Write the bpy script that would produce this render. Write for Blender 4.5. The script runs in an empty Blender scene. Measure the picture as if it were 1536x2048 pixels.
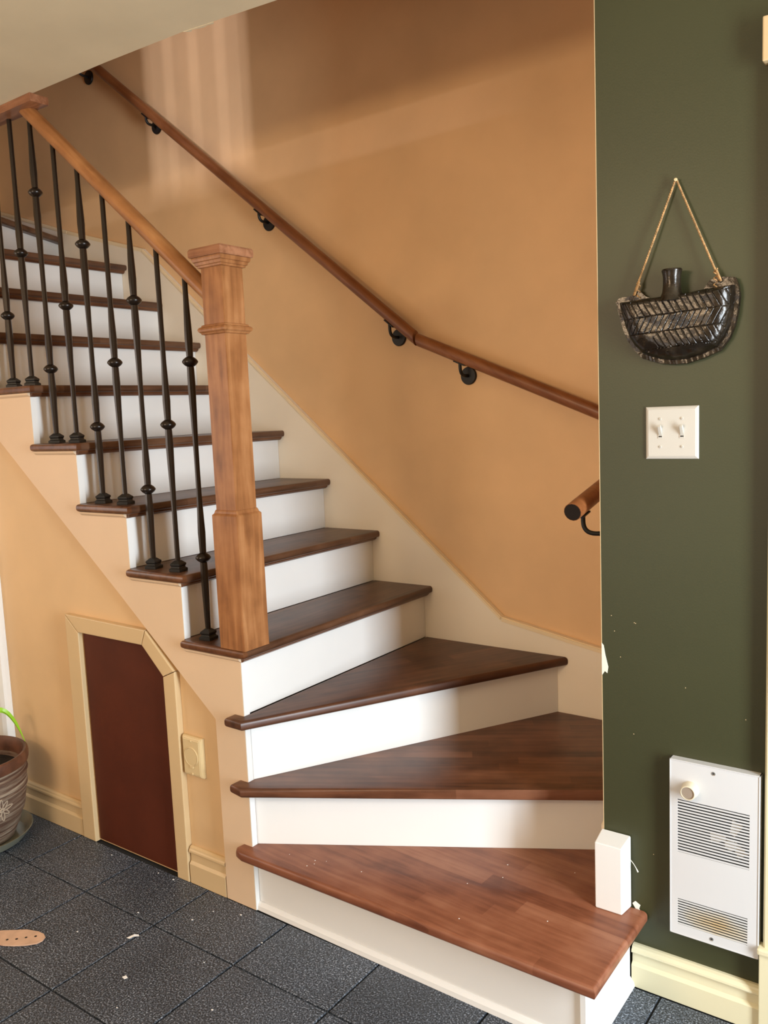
import bpy, bmesh, math, random
from mathutils import Vector, Matrix
random.seed(7)
S = bpy.context.scene
COL = S.collection
R = math.radians

# ------------------------------------------------------------------ camera
F_PX = 1692.77
CP = Vector((1.6621, -1.5742, 1.3873)); YAW, PITCH, ROLL = 0.6326, 0.1178, -0.0420
fw = Vector((-math.sin(YAW)*math.cos(PITCH), math.cos(YAW)*math.cos(PITCH), -math.sin(PITCH)))
rt = Vector((math.cos(YAW), math.sin(YAW), 0)); up = rt.cross(fw)
r2 = rt*math.cos(ROLL) + up*math.sin(ROLL); u2 = -rt*math.sin(ROLL) + up*math.cos(ROLL)
cd = bpy.data.cameras.new('camera'); cam = bpy.data.objects.new('camera', cd); COL.objects.link(cam)
M4 = Matrix((r2, u2, -fw)).transposed().to_4x4(); M4.translation = CP
cam.matrix_world = M4
cd.sensor_fit = 'HORIZONTAL'; cd.sensor_width = 36; cd.lens = 36*F_PX/1536; cd.clip_start = 0.05
S.camera = cam

# ------------------------------------------------------------------ world, exposure
S.view_settings.view_transform = 'Standard'; S.view_settings.look = 'None'
S.view_settings.exposure = 0.0; S.view_settings.gamma = 1.0; S.view_settings.use_curve_mapping = False
w = bpy.data.worlds.new('world'); S.world = w; w.use_nodes = True
w.node_tree.nodes['Background'].inputs[0].default_value = (0.62, 0.74, 1.0, 1)
w.node_tree.nodes['Background'].inputs[1].default_value = 1.0

# ------------------------------------------------------------------ lights
def area(name, loc, target, sx, sy, power, color):
    l = bpy.data.lights.new(name, 'AREA'); l.shape = 'RECTANGLE'; l.size = sx; l.size_y = sy
    l.energy = power; l.color = color
    o = bpy.data.objects.new(name, l); COL.objects.link(o); o.location = loc
    d = Vector(target) - Vector(loc)
    o.rotation_euler = d.to_track_quat('-Z', 'Y').to_euler(); return o
# daylight of the glazed door in the right-hand wall
area('daylight_right', (3.02, -0.60, 1.08), (0, -0.60, 1.08), 0.52, 1.9, 122, (0.80, 0.91, 1.0))
# daylight of the window in the left-hand wall
area('daylight_left', (-2.22, -1.5, 1.35), (0.5, -0.9, 0.9), 0.8, 1.2, 11, (1.0, 0.84, 0.66))
# added low warm fill behind the camera, standing in for light off the floor
area('fill_front_low', (-0.1, -3.22, 0.75), (0.2, 0, 1.1), 1.4, 1.1, 12, (1.0, 0.85, 0.66))
# added fill replacing a ceiling lamp: ceiling edge cuts it off on the stairwell wall
area('fill_front_high', (-0.1, -3.22, 2.13), (0.0, 0, 2.0), 1.0, 0.30, 31, (1.0, 0.76, 0.50))

# upstairs window that throws the streaks on the stairwell wall
area('daylight_upstairs', (-1.12, -3.20, 3.72), (-1.05, 0.9, 2.7), 0.30, 0.42, 80, (0.86, 0.86, 1.0))

# ------------------------------------------------------------------ materials
def nt(name):
    m = bpy.data.materials.new(name); m.use_nodes = True
    t = m.node_tree; return m, t, t.nodes['Principled BSDF']
def N(t, kind, **kw):
    n = t.nodes.new(kind)
    for k, v in kw.items():
        if k.startswith('i_'): n.inputs[int(k[2:]) if k[2:].isdigit() else k[2:]].default_value = v
        else: setattr(n, k, v)
    return n
def ramp(t, pts):
    n = t.nodes.new('ShaderNodeValToRGB'); e = n.color_ramp.elements
    e[0].position, e[0].color = pts[0][0], (*pts[0][1], 1)
    e[1].position, e[1].color = pts[-1][0], (*pts[-1][1], 1)
    for p, c in pts[1:-1]:
        x = e.new(p); x.color = (*c, 1)
    return n
def paint(name, col, rough=0.55, var=0.06, bump=0.04, scale=3.0, spec=0.4):
    m, t, b = nt(name)
    co = N(t, 'ShaderNodeTexCoord')
    n1 = N(t, 'ShaderNodeTexNoise'); n1.inputs['Scale'].default_value = scale; n1.inputs['Detail'].default_value = 5
    t.links.new(co.outputs['Object'], n1.inputs['Vector'])
    lo = tuple(c*(1-var) for c in col); hi = tuple(min(1, c*(1+var)) for c in col)
    rp = ramp(t, [(0.35, lo), (0.65, hi)]); t.links.new(n1.outputs['Fac'], rp.inputs['Fac'])
    t.links.new(rp.outputs['Color'], b.inputs['Base Color'])
    b.inputs['Roughness'].default_value = rough; b.inputs['Specular IOR Level'].default_value = spec
    if bump:
        n2 = N(t, 'ShaderNodeTexNoise'); n2.inputs['Scale'].default_value = 260; n2.inputs['Detail'].default_value = 3
        t.links.new(co.outputs['Object'], n2.inputs['Vector'])
        bp = N(t, 'ShaderNodeBump'); bp.inputs['Strength'].default_value = bump*4; bp.inputs['Distance'].default_value = 0.001
        t.links.new(n2.outputs['Fac'], bp.inputs['Height']); t.links.new(bp.outputs['Normal'], b.inputs['Normal'])
    return m
def plain(name, col, rough=0.5, metal=0.0, spec=0.5):
    m, t, b = nt(name)
    b.inputs['Base Color'].default_value = (*col, 1); b.inputs['Roughness'].default_value = rough
    b.inputs['Metallic'].default_value = metal; b.inputs['Specular IOR Level'].default_value = spec
    return m
def wood(name, dark, mid, light, rot=(0, 0, 0), stave=0.0, rough=0.36, contrast=1.0):
    """grain runs along the rotated local x axis; stave = width of the glued strips"""
    m, t, b = nt(name)
    co = N(t, 'ShaderNodeTexCoord'); mp = N(t, 'ShaderNodeMapping'); mp.vector_type = 'TEXTURE'
    mp.inputs['Rotation'].default_value = rot
    t.links.new(co.outputs['Object'], mp.inputs['Vector'])
    m2 = N(t, 'ShaderNodeMapping'); m2.inputs['Scale'].default_value = (3.2, 34, 34)
    t.links.new(mp.outputs[0], m2.inputs['Vector'])
    n1 = N(t, 'ShaderNodeTexNoise'); n1.inputs['Scale'].default_value = 1.6; n1.inputs['Detail'].default_value = 7; n1.inputs['Distortion'].default_value = 0.5
    t.links.new(m2.outputs[0], n1.inputs['Vector'])
    n2 = N(t, 'ShaderNodeTexNoise'); n2.inputs['Scale'].default_value = 11; n2.inputs['Detail'].default_value = 4
    t.links.new(mp.outputs[0], n2.inputs['Vector'])
    mx = N(t, 'ShaderNodeMath', operation='MULTIPLY_ADD'); mx.inputs[1].default_value = 0.55*contrast
    t.links.new(n1.outputs['Fac'], mx.inputs[0])
    m3 = N(t, 'ShaderNodeMath', operation='MULTIPLY'); m3.inputs[1].default_value = 0.45
    t.links.new(n2.outputs['Fac'], m3.inputs[0]); t.links.new(m3.outputs[0], mx.inputs[2])
    fac = mx.outputs[0]
    if stave:
        sep = N(t, 'ShaderNodeSeparateXYZ'); t.links.new(mp.outputs[0], sep.inputs[0])
        dv = N(t, 'ShaderNodeMath', operation='DIVIDE'); dv.inputs[1].default_value = stave
        t.links.new(sep.outputs[1], dv.inputs[0])
        fl = N(t, 'ShaderNodeMath', operation='FLOOR'); t.links.new(dv.outputs[0], fl.inputs[0])
        off = N(t, 'ShaderNodeTexWhiteNoise', noise_dimensions='1D'); t.links.new(fl.outputs[0], off.inputs['W'])
        ax = N(t, 'ShaderNodeMath', operation='MULTIPLY_ADD'); ax.inputs[1].default_value = 1.6
        t.links.new(sep.outputs[0], ax.inputs[0]); t.links.new(off.outputs['Value'], ax.inputs[2])
        fx = N(t, 'ShaderNodeMath', operation='FLOOR'); t.links.new(ax.outputs[0], fx.inputs[0])
        cb = N(t, 'ShaderNodeCombineXYZ'); t.links.new(fx.outputs[0], cb.inputs[0]); t.links.new(fl.outputs[0], cb.inputs[1])
        wn = N(t, 'ShaderNodeTexWhiteNoise', noise_dimensions='3D'); t.links.new(cb.outputs[0], wn.inputs['Vector'])
        ad = N(t, 'ShaderNodeMath', operation='MULTIPLY_ADD'); ad.inputs[1].default_value = 0.22
        t.links.new(wn.outputs['Value'], ad.inputs[0])
        sb = N(t, 'ShaderNodeMath', operation='SUBTRACT'); sb.inputs[1].default_value = 0.11
        t.links.new(fac, sb.inputs[0]); t.links.new(sb.outputs[0], ad.inputs[2]); fac = ad.outputs[0]
    rp = ramp(t, [(0.28, dark), (0.5, mid), (0.72, light)]); t.links.new(fac, rp.inputs['Fac'])
    t.links.new(rp.outputs['Color'], b.inputs['Base Color'])
    b.inputs['Roughness'].default_value = rough; b.inputs['Specular IOR Level'].default_value = 0.45
    bp = N(t, 'ShaderNodeBump'); bp.inputs['Strength'].default_value = 0.12; bp.inputs['Distance'].default_value = 0.001
    t.links.new(n1.outputs['Fac'], bp.inputs['Height']); t.links.new(bp.outputs['Normal'], b.inputs['Normal'])
    return m

M = {}
M['orange'] = paint('peach_wall_paint', (0.79, 0.50, 0.255), 0.5)
M['orange_low'] = paint('pale_peach_paint', (0.70, 0.47, 0.25), 0.5)
M['stringer'] = paint('stringer_paint', (0.73, 0.53, 0.35), 0.45, var=0.03)
M['green'] = paint('olive_green_paint', (0.043, 0.044, 0.017), 0.42, var=0.05)
M['ceil'] = paint('cream_ceiling_paint', (0.68, 0.55, 0.35), 0.7)
M['white'] = paint('white_riser_paint', (0.81, 0.79, 0.75), 0.33, var=0.02, bump=0.015)
M['skirt'] = paint('skirt_paint', (0.90, 0.79, 0.63), 0.4, var=0.02, bump=0.015)
M['bead'] = paint('skirt_bead_paint', (0.90, 0.72, 0.46), 0.4, var=0.02, bump=0.0)
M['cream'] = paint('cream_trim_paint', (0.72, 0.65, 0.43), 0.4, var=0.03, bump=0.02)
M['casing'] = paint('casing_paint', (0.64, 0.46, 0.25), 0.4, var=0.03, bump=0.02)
M['roomwall'] = paint('warm_room_paint', (0.72, 0.50, 0.28), 0.6)
M['upwall'] = paint('upstairs_paint', (0.55, 0.34, 0.17), 0.6)
M['maroon'] = paint('oxblood_door_paint', (0.082, 0.016, 0.005), 0.6, var=0.10, scale=6, spec=0.25)
M['plastic'] = plain('white_plastic', (0.56, 0.52, 0.45), 0.3)
M['ivory'] = plain('ivory_plastic', (0.68, 0.52, 0.28), 0.35)
M['enamel'] = plain('white_enamel', (0.64, 0.63, 0.62), 0.28)
M['black'] = plain('dark_cavity', (0.008, 0.008, 0.008), 0.6)
M['steel'] = plain('zinc_screw', (0.35, 0.34, 0.32), 0.35, 0.8)
M['greyface'] = plain('grey_knob_face', (0.32, 0.25, 0.19), 0.5)
M['iron'] = plain('oil_rubbed_bronze', (0.018, 0.011, 0.007), 0.28, 0.35, 0.6)
M['blackiron'] = plain('black_iron', (0.010, 0.009, 0.008), 0.45, 0.2, 0.5)
M['plasticwhite'] = plain('plaster_patch', (0.85, 0.80, 0.68), 0.7)
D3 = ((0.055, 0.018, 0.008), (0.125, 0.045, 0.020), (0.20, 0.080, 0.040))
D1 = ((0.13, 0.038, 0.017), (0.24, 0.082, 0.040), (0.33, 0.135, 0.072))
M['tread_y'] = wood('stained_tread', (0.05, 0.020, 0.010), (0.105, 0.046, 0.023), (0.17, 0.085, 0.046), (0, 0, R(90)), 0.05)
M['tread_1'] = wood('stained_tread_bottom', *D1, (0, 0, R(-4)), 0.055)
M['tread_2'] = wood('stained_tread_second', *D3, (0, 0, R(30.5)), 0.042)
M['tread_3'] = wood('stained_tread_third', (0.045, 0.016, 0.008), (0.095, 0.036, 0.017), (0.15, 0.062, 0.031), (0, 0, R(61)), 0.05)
M['nose'] = wood('stained_nosing', (0.05, 0.016, 0.006), (0.12, 0.042, 0.016), (0.20, 0.078, 0.032), (0, 0, R(90)), rough=0.28)
M['rail'] = wood('wall_rail_wood', (0.12, 0.034, 0.010), (0.21, 0.068, 0.020), (0.30, 0.11, 0.036), (0, R(38), 0), contrast=1.2)
M['rail2'] = wood('balustrade_rail_wood', (0.20, 0.075, 0.022), (0.35, 0.145, 0.046), (0.48, 0.23, 0.085), (0, R(40), 0))
M['newel'] = wood('newel_wood', (0.15, 0.052, 0.017), (0.32, 0.130, 0.045), (0.47, 0.22, 0.088), (0, R(90), 0), contrast=1.0, rough=0.34)
M['newelcap'] = wood('newel_cap_wood', (0.10, 0.036, 0.016), (0.24, 0.095, 0.043), (0.40, 0.18, 0.09), (0, 0, 0), contrast=1.3, rough=0.3)

def floor_mat():
    m, t, b = nt('speckled_dark_tile')
    co = N(t, 'ShaderNodeTexCoord'); oi = N(t, 'ShaderNodeObjectInfo')
    geo = N(t, 'ShaderNodeNewGeometry')
    n0 = N(t, 'ShaderNodeTexNoise'); n0.inputs['Scale'].default_value = 4.0; n0.inputs['Detail'].default_value = 4
    n1 = N(t, 'ShaderNodeTexNoise'); n1.inputs['Scale'].default_value = 235; n1.inputs['Detail'].default_value = 3; n1.inputs['Roughness'].default_value = 0.7
    v = N(t, 'ShaderNodeTexVoronoi'); v.inputs['Scale'].default_value = 150
    for n in (n0, n1, v): t.links.new(geo.outputs['Position'], n.inputs['Vector'])
    rp = ramp(t, [(0.42, (0.014, 0.018, 0.024)), (0.51, (0.052, 0.063, 0.082)), (0.60, (0.160, 0.185, 0.225)), (0.68, (0.48, 0.52, 0.60))])
    t.links.new(n1.outputs['Fac'], rp.inputs['Fac'])
    mul = N(t, 'ShaderNodeMix', data_type='RGBA', blend_type='MULTIPLY'); mul.inputs[0].default_value = 1.0
    r0 = ramp(t, [(0.3, (0.72, 0.72, 0.72)), (0.7, (1.12, 1.12, 1.12))]); t.links.new(n0.outputs['Fac'], r0.inputs['Fac'])
    t.links.new(rp.outputs['Color'], mul.inputs[6]); t.links.new(r0.outputs['Color'], mul.inputs[7])
    hs = N(t, 'ShaderNodeHueSaturation')
    ma = N(t, 'ShaderNodeMath', operation='MULTIPLY_ADD'); ma.inputs[1].default_value = 0.25; ma.inputs[2].default_value = 0.88
    t.links.new(oi.outputs['Random'], ma.inputs[0]); t.links.new(ma.outputs[0], hs.inputs['Value'])
    t.links.new(mul.outputs[2], hs.inputs['Color']); t.links.new(hs.outputs['Color'], b.inputs['Base Color'])
    b.inputs['Roughness'].default_value = 0.45; b.inputs['Specular IOR Level'].default_value = 0.5
    bp = N(t, 'ShaderNodeBump'); bp.inputs['Strength'].default_value = 0.8; bp.inputs['Distance'].default_value = 0.0018
    t.links.new(n1.outputs['Fac'], bp.inputs['Height']); t.links.new(bp.outputs['Normal'], b.inputs['Normal'])
    return m
M['tile'] = floor_mat()
M['grout'] = plain('dark_joint', (0.012, 0.012, 0.012), 0.9)

def vase_mat():
    m, t, b = nt('glazed_dark_stoneware')
    co = N(t, 'ShaderNodeTexCoord')
    n1 = N(t, 'ShaderNodeTexNoise'); n1.inputs['Scale'].default_value = 22; n1.inputs['Detail'].default_value = 8; n1.inputs['Roughness'].default_value = 0.65
    t.links.new(co.outputs['Object'], n1.inputs['Vector'])
    rp = ramp(t, [(0.45, (0.014, 0.009, 0.005)), (0.60, (0.032, 0.021, 0.012)), (0.72, (0.075, 0.058, 0.038)), (0.84, (0.22, 0.19, 0.15))])
    t.links.new(n1.outputs['Fac'], rp.inputs['Fac']); t.links.new(rp.outputs['Color'], b.inputs['Base Color'])
    b.inputs['Roughness'].default_value = 0.22; b.inputs['Metallic'].default_value = 0.25
    n2 = N(t, 'ShaderNodeTexNoise'); n2.inputs['Scale'].default_value = 60; n2.inputs['Detail'].default_value = 4
    t.links.new(co.outputs['Object'], n2.inputs['Vector'])
    bp = N(t, 'ShaderNodeBump'); bp.inputs['Strength'].default_value = 0.5; bp.inputs['Distance'].default_value = 0.003
    t.links.new(n2.outputs['Fac'], bp.inputs['Height']); t.links.new(bp.outputs['Normal'], b.inputs['Normal'])
    return m
M['vase'] = vase_mat()
M['jute'] = paint('jute_cord', (0.42, 0.24, 0.10), 0.9, var=0.35, bump=0.1, scale=120)

def pot_mat():
    m, t, b = nt('whitewashed_terracotta')
    co = N(t, 'ShaderNodeTexCoord'); mp = N(t, 'ShaderNodeMapping'); mp.inputs['Scale'].default_value = (2.5, 2.5, 75)
    t.links.new(co.outputs['Object'], mp.inputs['Vector'])
    n1 = N(t, 'ShaderNodeTexNoise'); n1.inputs['Scale'].default_value = 1.8; n1.inputs['Detail'].default_value = 7; n1.inputs['Roughness'].default_value = 0.7
    t.links.new(mp.outputs[0], n1.inputs['Vector'])
    rp = ramp(t, [(0.38, (0.075, 0.028, 0.014)), (0.50, (0.17, 0.105, 0.068)), (0.64, (0.36, 0.29, 0.21))])
    t.links.new(n1.outputs['Fac'], rp.inputs['Fac']); t.links.new(rp.outputs['Color'], b.inputs['Base Color'])
    b.inputs['Roughness'].default_value = 0.75
    bp = N(t, 'ShaderNodeBump'); bp.inputs['Strength'].default_value = 0.5; bp.inputs['Distance'].default_value = 0.003
    t.links.new(n1.outputs['Fac'], bp.inputs['Height']); t.links.new(bp.outputs['Normal'], b.inputs['Normal'])
    return m
M['pot'] = pot_mat()
M['potrim'] = paint('brown_terracotta_rim', (0.11, 0.042, 0.022), 0.5, var=0.35, scale=25)
M['potrelief'] = paint('chalky_relief', (0.46, 0.36, 0.26), 0.85, var=0.1)
M['soil'] = paint('potting_soil', (0.012, 0.007, 0.005), 0.95, var=0.5, bump=0.2, scale=60)
M['leaf'] = plain('fresh_green_leaf', (0.32, 0.62, 0.03), 0.4)
M['saucer'] = plain('grey_plastic_saucer', (0.20, 0.20, 0.15), 0.22)
M['leather'] = paint('tan_leather', (0.62, 0.40, 0.27), 0.55, var=0.08, scale=40)
M['paper'] = plain('white_paper', (0.85, 0.83, 0.8), 0.8)

# ------------------------------------------------------------------ mesh helpers
def link(name, bm, m, parent=None, smooth=False, mats=None):
    me = bpy.data.meshes.new(name); bmesh.ops.recalc_face_normals(bm, faces=bm.faces[:]); bm.to_mesh(me); bm.free()
    for mm in (mats or [m]): me.materials.append(mm)
    if smooth:
        for p in me.polygons: p.use_smooth = True
        try: me.set_sharp_from_angle(angle=R(38))
        except Exception: pass
    o = bpy.data.objects.new(name, me); COL.objects.link(o)
    if parent:
        o.parent = parent
        o.matrix_parent_inverse = parent.matrix_world.inverted() if False else Matrix.Translation(-Vector(parent_loc(parent)))
    return o
def parent_loc(p):
    v = Vector((0, 0, 0))
    while p is not None:
        v += Vector(p.location); 
        if p.parent: v += p.matrix_parent_inverse.translation
        p = p.parent
    return v
def thing(name, label, cat, loc=(0, 0, 0), group=None):
    o = bpy.data.objects.new(name, None); COL.objects.link(o); o.location = loc; o.empty_display_size = 0.05
    o['label'] = label; o['category'] = cat
    if group: o['group'] = group
    return o
def struct(name, bm, m, label=None, cat=None, **kw):
    o = link(name, bm, m, **kw)
    o['kind'] = 'structure'
    if label: o['label'] = label
    if cat: o['category'] = cat
    return o
def B(): return bmesh.new()
def box(bm, a, b, bev=0.0, seg=2):
    x0, y0, z0 = [min(a[i], b[i]) for i in range(3)]; x1, y1, z1 = [max(a[i], b[i]) for i in range(3)]
    t = bmesh.new()
    v = [t.verts.new(p) for p in ((x0,y0,z0),(x1,y0,z0),(x1,y1,z0),(x0,y1,z0),(x0,y0,z1),(x1,y0,z1),(x1,y1,z1),(x0,y1,z1))]
    for f in ((0,3,2,1),(4,5,6,7),(0,1,5,4),(1,2,6,5),(2,3,7,6),(3,0,4,7)): t.faces.new([v[i] for i in f])
    if bev: bmesh.ops.bevel(t, geom=t.edges[:], offset=bev, segments=seg, profile=0.6, affect='EDGES')
    merge(bm, t); return bm
def merge(bm, t):
    me = bpy.data.meshes.new('tmp'); t.to_mesh(me); t.free(); bm.from_mesh(me); bpy.data.meshes.remove(me)
def prism(bm, poly, ax, a, b):
    """poly in the plane normal to axis ax ('x': (y,z), 'y': (x,z), 'z': (x,y)), extruded from a to b"""
    def P(p, q):
        return {'x': (q, p[0], p[1]), 'y': (p[0], q, p[1]), 'z': (p[0], p[1], q)}[ax]
    n = len(poly); A = [bm.verts.new(P(p, a)) for p in poly]; C = [bm.verts.new(P(p, b)) for p in poly]
    bm.faces.new(A); bm.faces.new(C[::-1])
    for i in range(n): bm.faces.new((A[i], C[i], C[(i+1) % n], A[(i+1) % n]))
    return bm
def frame_of(d):
    d = d.normalized(); u = Vector((0, 0, 1)) if abs(d.z) < 0.95 else Vector((1, 0, 0))
    a = d.cross(u).normalized(); return a, a.cross(d).normalized()
def tube(bm, pts, r, n=10, caps=True):
    pts = [Vector(p) for p in pts]; rr = r if isinstance(r, (list, tuple)) else [r]*len(pts)
    rings = []; pa = None
    for i, p in enumerate(pts):
        d = (pts[min(i+1, len(pts)-1)] - pts[max(i-1, 0)])
        a, b = frame_of(d)
        if pa is not None:
            dn = d.normalized(); a = (pa - dn*pa.dot(dn)).normalized(); b = a.cross(dn)
        pa = a
        rings.append([bm.verts.new(p + (a*math.cos(2*math.pi*k/n) + b*math.sin(2*math.pi*k/n))*rr[i]) for k in range(n)])
    for i in range(len(rings)-1):
        for k in range(n): bm.faces.new((rings[i][k], rings[i][(k+1) % n], rings[i+1][(k+1) % n], rings[i+1][k]))
    if caps: bm.faces.new(rings[0]); bm.faces.new(rings[-1][::-1])
    return bm
def lathe(bm, prof, c=(0, 0, 0), n=24, axis='z', rot=0.0):
    """prof: list of (r, h) along axis"""
    rings = []
    def P(r, h, a):
        x, y = r*math.cos(a), r*math.sin(a)
        if axis == 'z': return (c[0]+x, c[1]+y, c[2]+h)
        if axis == 'y': return (c[0]+x, c[1]+h, c[2]+y)
        return (c[0]+h, c[1]+x, c[2]+y)
    for r, h in prof: rings.append([bm.verts.new(P(max(r, 1e-5), h, rot+2*math.pi*k/n)) for k in range(n)])
    for i in range(len(rings)-1):
        for k in range(n): bm.faces.new((rings[i][k], rings[i][(k+1) % n], rings[i+1][(k+1) % n], rings[i+1][k]))
    bm.faces.new(rings[0]); bm.faces.new(rings[-1][::-1])
    return bm
def arc(p0, p1, p2, n=8):
    a, b, c = Vector(p0), Vector(p1), Vector(p2)
    return [a*(1-t)**2 + b*2*t*(1-t) + c*t*t for t in [i/n for i in range(n+1)]]

# ------------------------------------------------------------------ dimensions
H = 0.19; G = 0.2252; W = 0.926; CZ = 2.385; YG = 0.28; XR = 0.92; YB = 0.944
FRONT = -3.3; XL = -2.3; XRR = 3.1; UP = 2.66; TOP = 5.0

# ------------------------------------------------------------------ floor and tiles
fl = B(); box(fl, (XL-0.1, FRONT-0.1, -0.1), (XRR+0.1, 1.1, -0.006))
floor = struct('floor', fl, M['grout'])
P = 0.314; X0 = 0.12; Y0 = -0.204; gap = 0.0054
cache = {}
def tile_mesh(w, d):
    k = (round(w, 4), round(d, 4))
    if k not in cache:
        bm = B(); t = 0.0015
        lo = [bm.verts.new(p) for p in ((-w/2, -d/2, -0.006), (w/2, -d/2, -0.006), (w/2, d/2, -0.006), (-w/2, d/2, -0.006))]
        mi = [bm.verts.new((v.co.x, v.co.y, -0.0015)) for v in lo]
        hi = [bm.verts.new((v.co.x - math.copysign(t, v.co.x), v.co.y - math.copysign(t, v.co.y), 0)) for v in lo]
        for q, r_ in ((lo, mi), (mi, hi)):
            for i in range(4): bm.faces.new((q[i], q[(i+1) % 4], r_[(i+1) % 4], r_[i]))
        bm.faces.new(hi); bmesh.ops.recalc_face_normals(bm, faces=bm.faces[:])
        me = bpy.data.meshes.new('floor_tile'); bm.to_mesh(me); bm.free(); me.materials.append(M['tile']); cache[k] = me
    return cache[k]
far = B()
for i in range(-9, 11):
    for j in range(-11, 2):
        xa, xb = X0 + P*i + gap/2, X0 + P*(i+1) - gap/2
        ya, yb = Y0 + P*j + gap/2, Y0 + P*(j+1) - gap/2
        parts = []
        if yb <= -0.001: parts = [(xa, xb, ya, yb)]
        else:
            for (lx, hx, ly) in ((-9, 0.987, -0.001), (0.99, 9, 0.258)):
                a, b_, c, d = max(xa, lx), min(xb, hx), ya, min(yb, ly)
                if b_-a > 0.015 and d-c > 0.015: parts.append((a, b_, c, d))
        for a, b_, c, d in parts:
            a, b_, c = max(a, XL), min(b_, XRR), max(c, FRONT)
            if b_-a < 0.01 or d-c < 0.01: continue
            if -1.4 < (a+b_)/2 < 1.5 and c > -1.2:
                o = bpy.data.objects.new('floor_tile', tile_mesh(b_-a, d-c)); COL.objects.link(o)
                o.location = ((a+b_)/2, (c+d)/2, random.uniform(-0.0006, 0)); o.parent = floor
            else:
                box(far, (a, c, -0.0055), (b_, d, 0))
ft = link('floor_tiling', far, M['tile'], floor); ft['kind'] = 'stuff'

# ------------------------------------------------------------------ walls
b = B()
box(b, (-2.65, YB, 0), (XRR, YB+0.1, TOP)); struct('wall_stairwell_back', b, M['orange'])
# wall under the stairs (stands 16 mm behind the stringer face)
b = B(); prism(b, [(-1.6, 0), (0.0, 0), (0.0, 0.48), (-0.03, 0.48), (-1.6, 1.74)], 'y', 0.016, 0.03)
struct('wall_under_stairs', b, M['orange_low'])
b = B(); box(b, (-2.55, 0.0, 0), (-1.61, 0.003, UP)); struct('wall_beyond_stairs', b, M['orange_low'])
b = B(); box(b, (-2.65, 0.05, 0), (-2.55, YB, TOP)); struct('wall_stairwell_left', b, M['orange'])
# green wall and the return that faces the stairs
b = B(); box(b, (XR, YG, 0), (XRR, YG+0.1, CZ))
wg = struct('wall_right', b, M['green'], mats=[M['green'], M['orange']])
for p in wg.data.polygons:
    if p.normal.x < -0.9: p.material_index = 1
b = B(); box(b, (XR, YG+0.1, 0), (XR+0.1, YB, TOP)); box(b, (XR, 0.15, UP), (XR+0.1, YG+0.1, TOP)); box(b, (XR, YG, CZ+0.001), (XR+0.1, YG+0.1, UP))
struct('wall_stairwell_right', b, M['orange'])
# cream paint line along the wall's corner
b = B(); box(b, (XR-0.0008, YG-0.0006, 0.36), (XR+0.0006, YG+0.001, 2.38))
o = link('corner_bead', b, M['casing'], wg)
b = B(); prism(b, [(0.9200, 0.828), (0.9245, 0.823), (0.9285, 0.80), (0.9352, 0.772), (0.9330, 0.757), (0.9270, 0.761), (0.9200, 0.750)], 'y', YG-0.0012, YG)
o = link('peeled_patch', b, M['plasticwhite'], wg); o['label'] = 'bare cream patch where the green paint has peeled'
b = B(); prism(b, [(0.9890, 0.200), (0.996, 0.207), (1.008, 0.200), (1.005, 0.190), (1.013, 0.180), (1.003, 0.176), (0.998, 0.186)], 'y', YG-0.001, YG)
o = link('peeled_patch', b, M['plasticwhite'], wg); o['label'] = 'small bare chip beside the bottom tread'
for (sx, sz) in ((0.944, 0.896), (0.998, 0.885), (1.001, 0.884), (0.951, 0.86), (1.113, 0.75), (0.995, 0.62), (1.04, 0.337), (1.24, 0.70), (0.965, 0.80)):
    b = B(); lathe(b, [(0.0011, 0), (0.0009, -0.0004), (0.0, -0.0005)], (sx, YG, sz), 6, 'y'); link('paint_chip', b, M['casing'], wg)

# ceiling: its edge along the stair opening
cp = [(XL, FRONT), (XRR, FRONT), (XRR, YG), (XR, YG), (XR, 0.17), (0.26, 0.066), (0.209, 0.060), (-0.082, 0.024), (-0.395, 0.008), (-0.72, 0.0), (XL, 0.0)]
b = B(); prism(b, cp, 'z', CZ, UP); ceil = struct('ceiling', b, M['ceil'])
b = B(); prism(b, [(-0.088, 0.0235), (-0.072, 0.036), (-0.060, 0.030), (-0.030, 0.041), (-0.012, 0.038), (0.004, 0.044), (0.012, 0.0365)], 'z', CZ-0.0012, CZ+0.02)
link('torn_plaster_edge', b, M['ceil'], ceil)
b = B(); box(b, (-2.65, FRONT-0.1, TOP), (XRR+0.1, 1.1, TOP+0.1)); struct('ceiling_upstairs', b, M['ceil'])

# far walls of the room, behind and beside the camera, with their window openings
def wall_with_hole(name, ax, pos, u0, u1, z0, z1, hu0, hu1, hz0, hz1, m, second=None):
    b = B(); t = 0.1; rects = [(u0, hu0, z0, z1), (hu1, u1, z0, z1), (hu0, hu1, z0, hz0), (hu0, hu1, hz1, z1)]
    if second:
        p0, p1, q0, q1 = second; rects = rects[:3]+[(hu0, p0, hz1, z1), (p1, hu1, hz1, z1), (p0, p1, hz1, q0), (p0, p1, q1, z1)]
    for a0, a1, c0, c1 in rects:
        if a1-a0 < 1e-4 or c1-c0 < 1e-4: continue
        if ax == 'x': box(b, (pos, a0, c0), (pos+t, a1, c1))
        else: box(b, (a0, pos, c0), (a1, pos+t, c1))
    return struct(name, b, m)
wall_with_hole('wall_far_right', 'x', XRR, FRONT, YG+0.1, 0, CZ, -0.86, -0.34, 0.1, 2.06, M['roomwall'])
wall_with_hole('wall_far_left', 'x', XL-0.1, FRONT, 0.05, 0, CZ, -2.15, -0.85, 0.75, 1.95, M['roomwall'])
wall_with_hole('wall_behind_camera', 'y', FRONT-0.1, XL-0.1, XRR+0.1, 0, CZ, -0.9, 0.7, 0.15, 1.45, M['roomwall'], (-0.62, 0.42, 1.96, 2.30))  # both openings added for the front fill lights
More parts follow.
